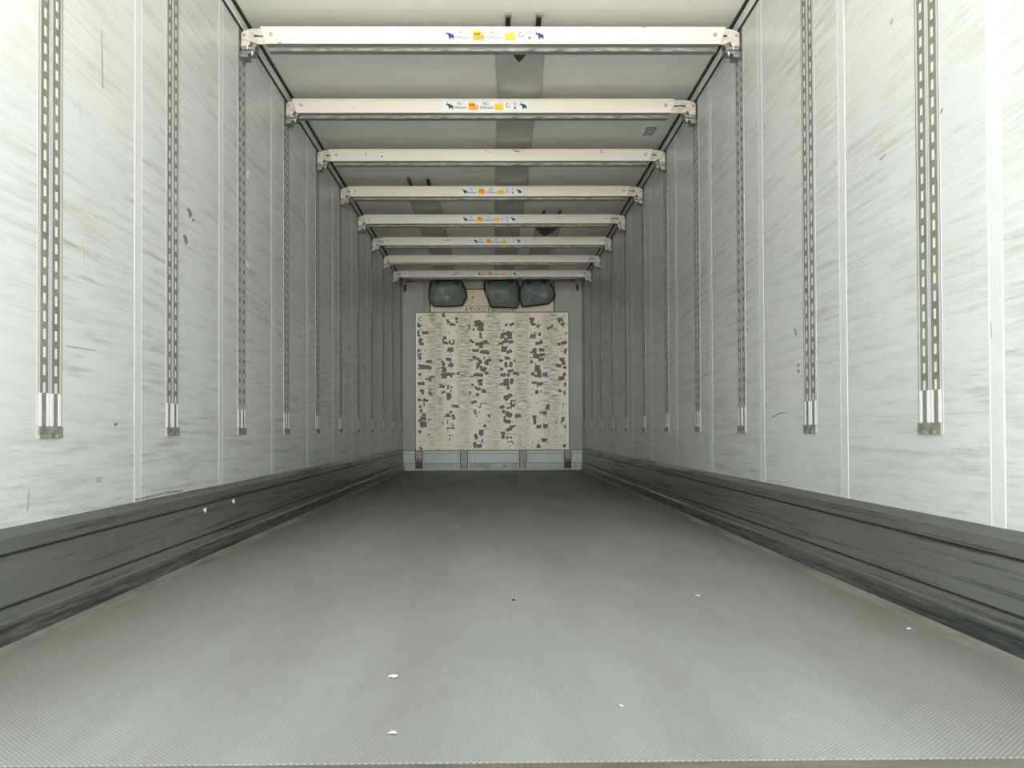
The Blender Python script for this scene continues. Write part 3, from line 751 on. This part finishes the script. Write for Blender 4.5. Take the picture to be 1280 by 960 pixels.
# bags of folded tarpaulin where the ducts end
def bag(out, creases, Yf, label, lite=None):
    root = empty('duct_end_bag', (0, 0, 0))
    tag(root, label, 'bag', 'dark grey duct bags on the bulkhead')
    pts = [P(px, py, Yf) for px, py in out]; n = len(pts)
    # resample the outline
    res = []
    for i in range(n):
        a, b = pts[i], pts[(i+1) % n]
        for j in range(5): res.append((a[0] + (b[0]-a[0])*j/5, a[1] + (b[1]-a[1])*j/5))
    n = len(res); cx = sum(p[0] for p in res)/n; cz = sum(p[1] for p in res)/n
    m = MB(); rings = 7
    for r in range(rings):
        f = 1 - r/rings
        for i, (x, z) in enumerate(res):
            u = cx + (x-cx)*f; v = cz + (z-cz)*f
            bulge = .10*(1 - f**2.2)
            for (px, py, amp, wid) in creases:
                qx, qz = P(px, py, Yf); bulge += amp*math.exp(-((u-qx)**2 + (v-qz)**2)/wid**2)
            m.v.append((u, Yf - bulge, v))
    m.v.append((cx, Yf - .10, cz)); ci = len(m.v) - 1
    for r in range(rings-1):
        for i in range(n):
            j = (i+1) % n; m.f.append([r*n+i, r*n+j, (r+1)*n+j, (r+1)*n+i]); m.m.append(0)
    for i in range(n): m.f.append([(rings-1)*n+i, (rings-1)*n+(i+1) % n, ci]); m.m.append(0)
    k0 = len(m.v)
    for (x, z) in res: m.v.append((cx + (x-cx)*.93, Y1 - .056, cz + (z-cz)*.93))
    for i in range(n):
        j = (i+1) % n; m.f.append([i, k0+i, k0+j, j]); m.m.append(0)
    m.build('tarpaulin_bag', M['hose'], root, smooth=True)
    loop = [(x, Yf - .004, z) for x, z in res]
    MB().tube(loop + [loop[0]], .011).build('black_piping', M['black'], root)
    a, b = pts[0], pts[-1]
    for q in (.16, .84):
        x = a[0] + (b[0]-a[0])*q; z = a[1]
        MB().box(x - .028, x + .028, Yf - .050, Yf - .002, z - .07, z + .02).build('black_strap', M['black'], root)
    return root
YF = 14.86
bag([(541, 350.6), (538, 355), (536, 361), (536, 374), (542, 382.5), (563, 382.8), (577.5, 381.8), (583, 372.5), (582.6, 365), (578, 354.5), (576, 350.6)],
    [(573, 370, .05, .06), (541, 373, .04, .08), (560, 368, -.05, .12)], YF, 'dark grey tarpaulin bag hanging alone at the left of the bulkhead top')
bag([(606, 350.6), (605, 356), (605.6, 363), (613.5, 384), (630, 384.3), (646.6, 385.2), (648.6, 374), (648.2, 359), (645.5, 350.6)],
    [(612, 368, .05, .05), (618, 372, -.04, .05), (638, 374, .03, .14)], YF, 'widest dark grey tarpaulin bag, the middle of the three on the bulkhead')
bag([(656.5, 350.6), (651, 359), (649.6, 364), (649.6, 375), (653, 383.4), (668, 382), (685.4, 379.8), (693.5, 371), (693, 364.5), (687, 353), (684.5, 350.6)],
    [(662, 373, .05, .05), (667, 376, -.04, .06), (684, 372, .03, .06), (670, 366, -.03, .12)], YF - .03, 'dark grey tarpaulin bag at the right of the bulkhead top, ragged lower hem')

# cord handles in the bulkhead's top corners
for px, py, tx, lb in ((505.8, 360.5, 511, 'small black toggle on a cord in the left top corner of the bulkhead'),
                       (721.8, 360.0, 715, 'small black toggle on a cord in the right top corner of the bulkhead')):
    x, z = P(px, py, Y1); o = empty('cord_toggle', (x, Y1, z)); tag(o, lb, 'toggle', 'black toggles on cords')
    MB().prism([(.016*math.cos(w_), .032*math.sin(w_) + (.016 if math.sin(w_) > 0 else -.016)) for w_ in [i*math.pi/8 for i in range(16)]],
               lambda a, b, d: (a, d, b), -.035, -.002).build('toggle', M['black'], o, bevel=.004)
    x2 = (tx - px) * Y1 / F
    MB().tube([(0, -.015, .04), (x2*.5, -.02, .07), (x2, -.012, .102)], .004).build('cord', M['black'], o)
    MB().box(x2 - .03, x2 + .03, -.03, -.001, .085, .108).build('cord_clip', M['black'], o)

# ------------------------------------------------------------------ scraps on the floor
def scrap(px, py, w, l, mat, name, label, seed, cat='litter'):
    Y = CZ*F/(py - 538); x = (px - 615)*Y/F
    r = random.Random(seed); n = 11; m = MB()
    ring = [((w*(.35 + .65*r.random()))*math.cos(i*2*math.pi/n), (l*(.35 + .65*r.random()))*math.sin(i*2*math.pi/n)) for i in range(n)]
    for s_ in (0, 1):
        for (a, b) in ring: m.v.append((a, b, .0012 + s_*.0010 + .0035*abs(math.sin(a*240 + seed)) ))
        m.v.append((0, 0, .0014 + s_*.003))
    for i in range(n):
        j = (i+1) % n
        m.f += [[i, j, n], [n+1+i, n+1+j, 2*n+1], [i, j, n+1+j, n+1+i]]; m.m += [0, 0, 0]
    o = m.build(name, mat); o.location = (x, Y, .0002)
    return tag(o, label, cat, 'scraps on the floor')
scrap(491, 845, .014, .016, M['paper'], 'paper_scrap', 'torn white scrap of paper on the floor, left of centre', 3)
scrap(489, 915.5, .010, .009, M['paper'], 'paper_scrap', 'white paper scrap on the floor nearest the rear sill', 5)
scrap(1136, 790.5, .012, .012, M['paper'], 'paper_scrap', 'white paper scrap on the floor near the right kick plate', 8)
scrap(870, 747, .011, .015, M['paper'], 'paper_scrap', 'small pale paper scrap on the floor right of centre, farther back', 9)
scrap(774, 884, .006, .006, M['paper'], 'paper_scrap', 'tiny white fleck of paper on the front right of the floor', 12)
scrap(640, 751, .008, .012, M['dark'], 'dark_crumb', 'small dark crumb alone in the middle of the floor', 14)
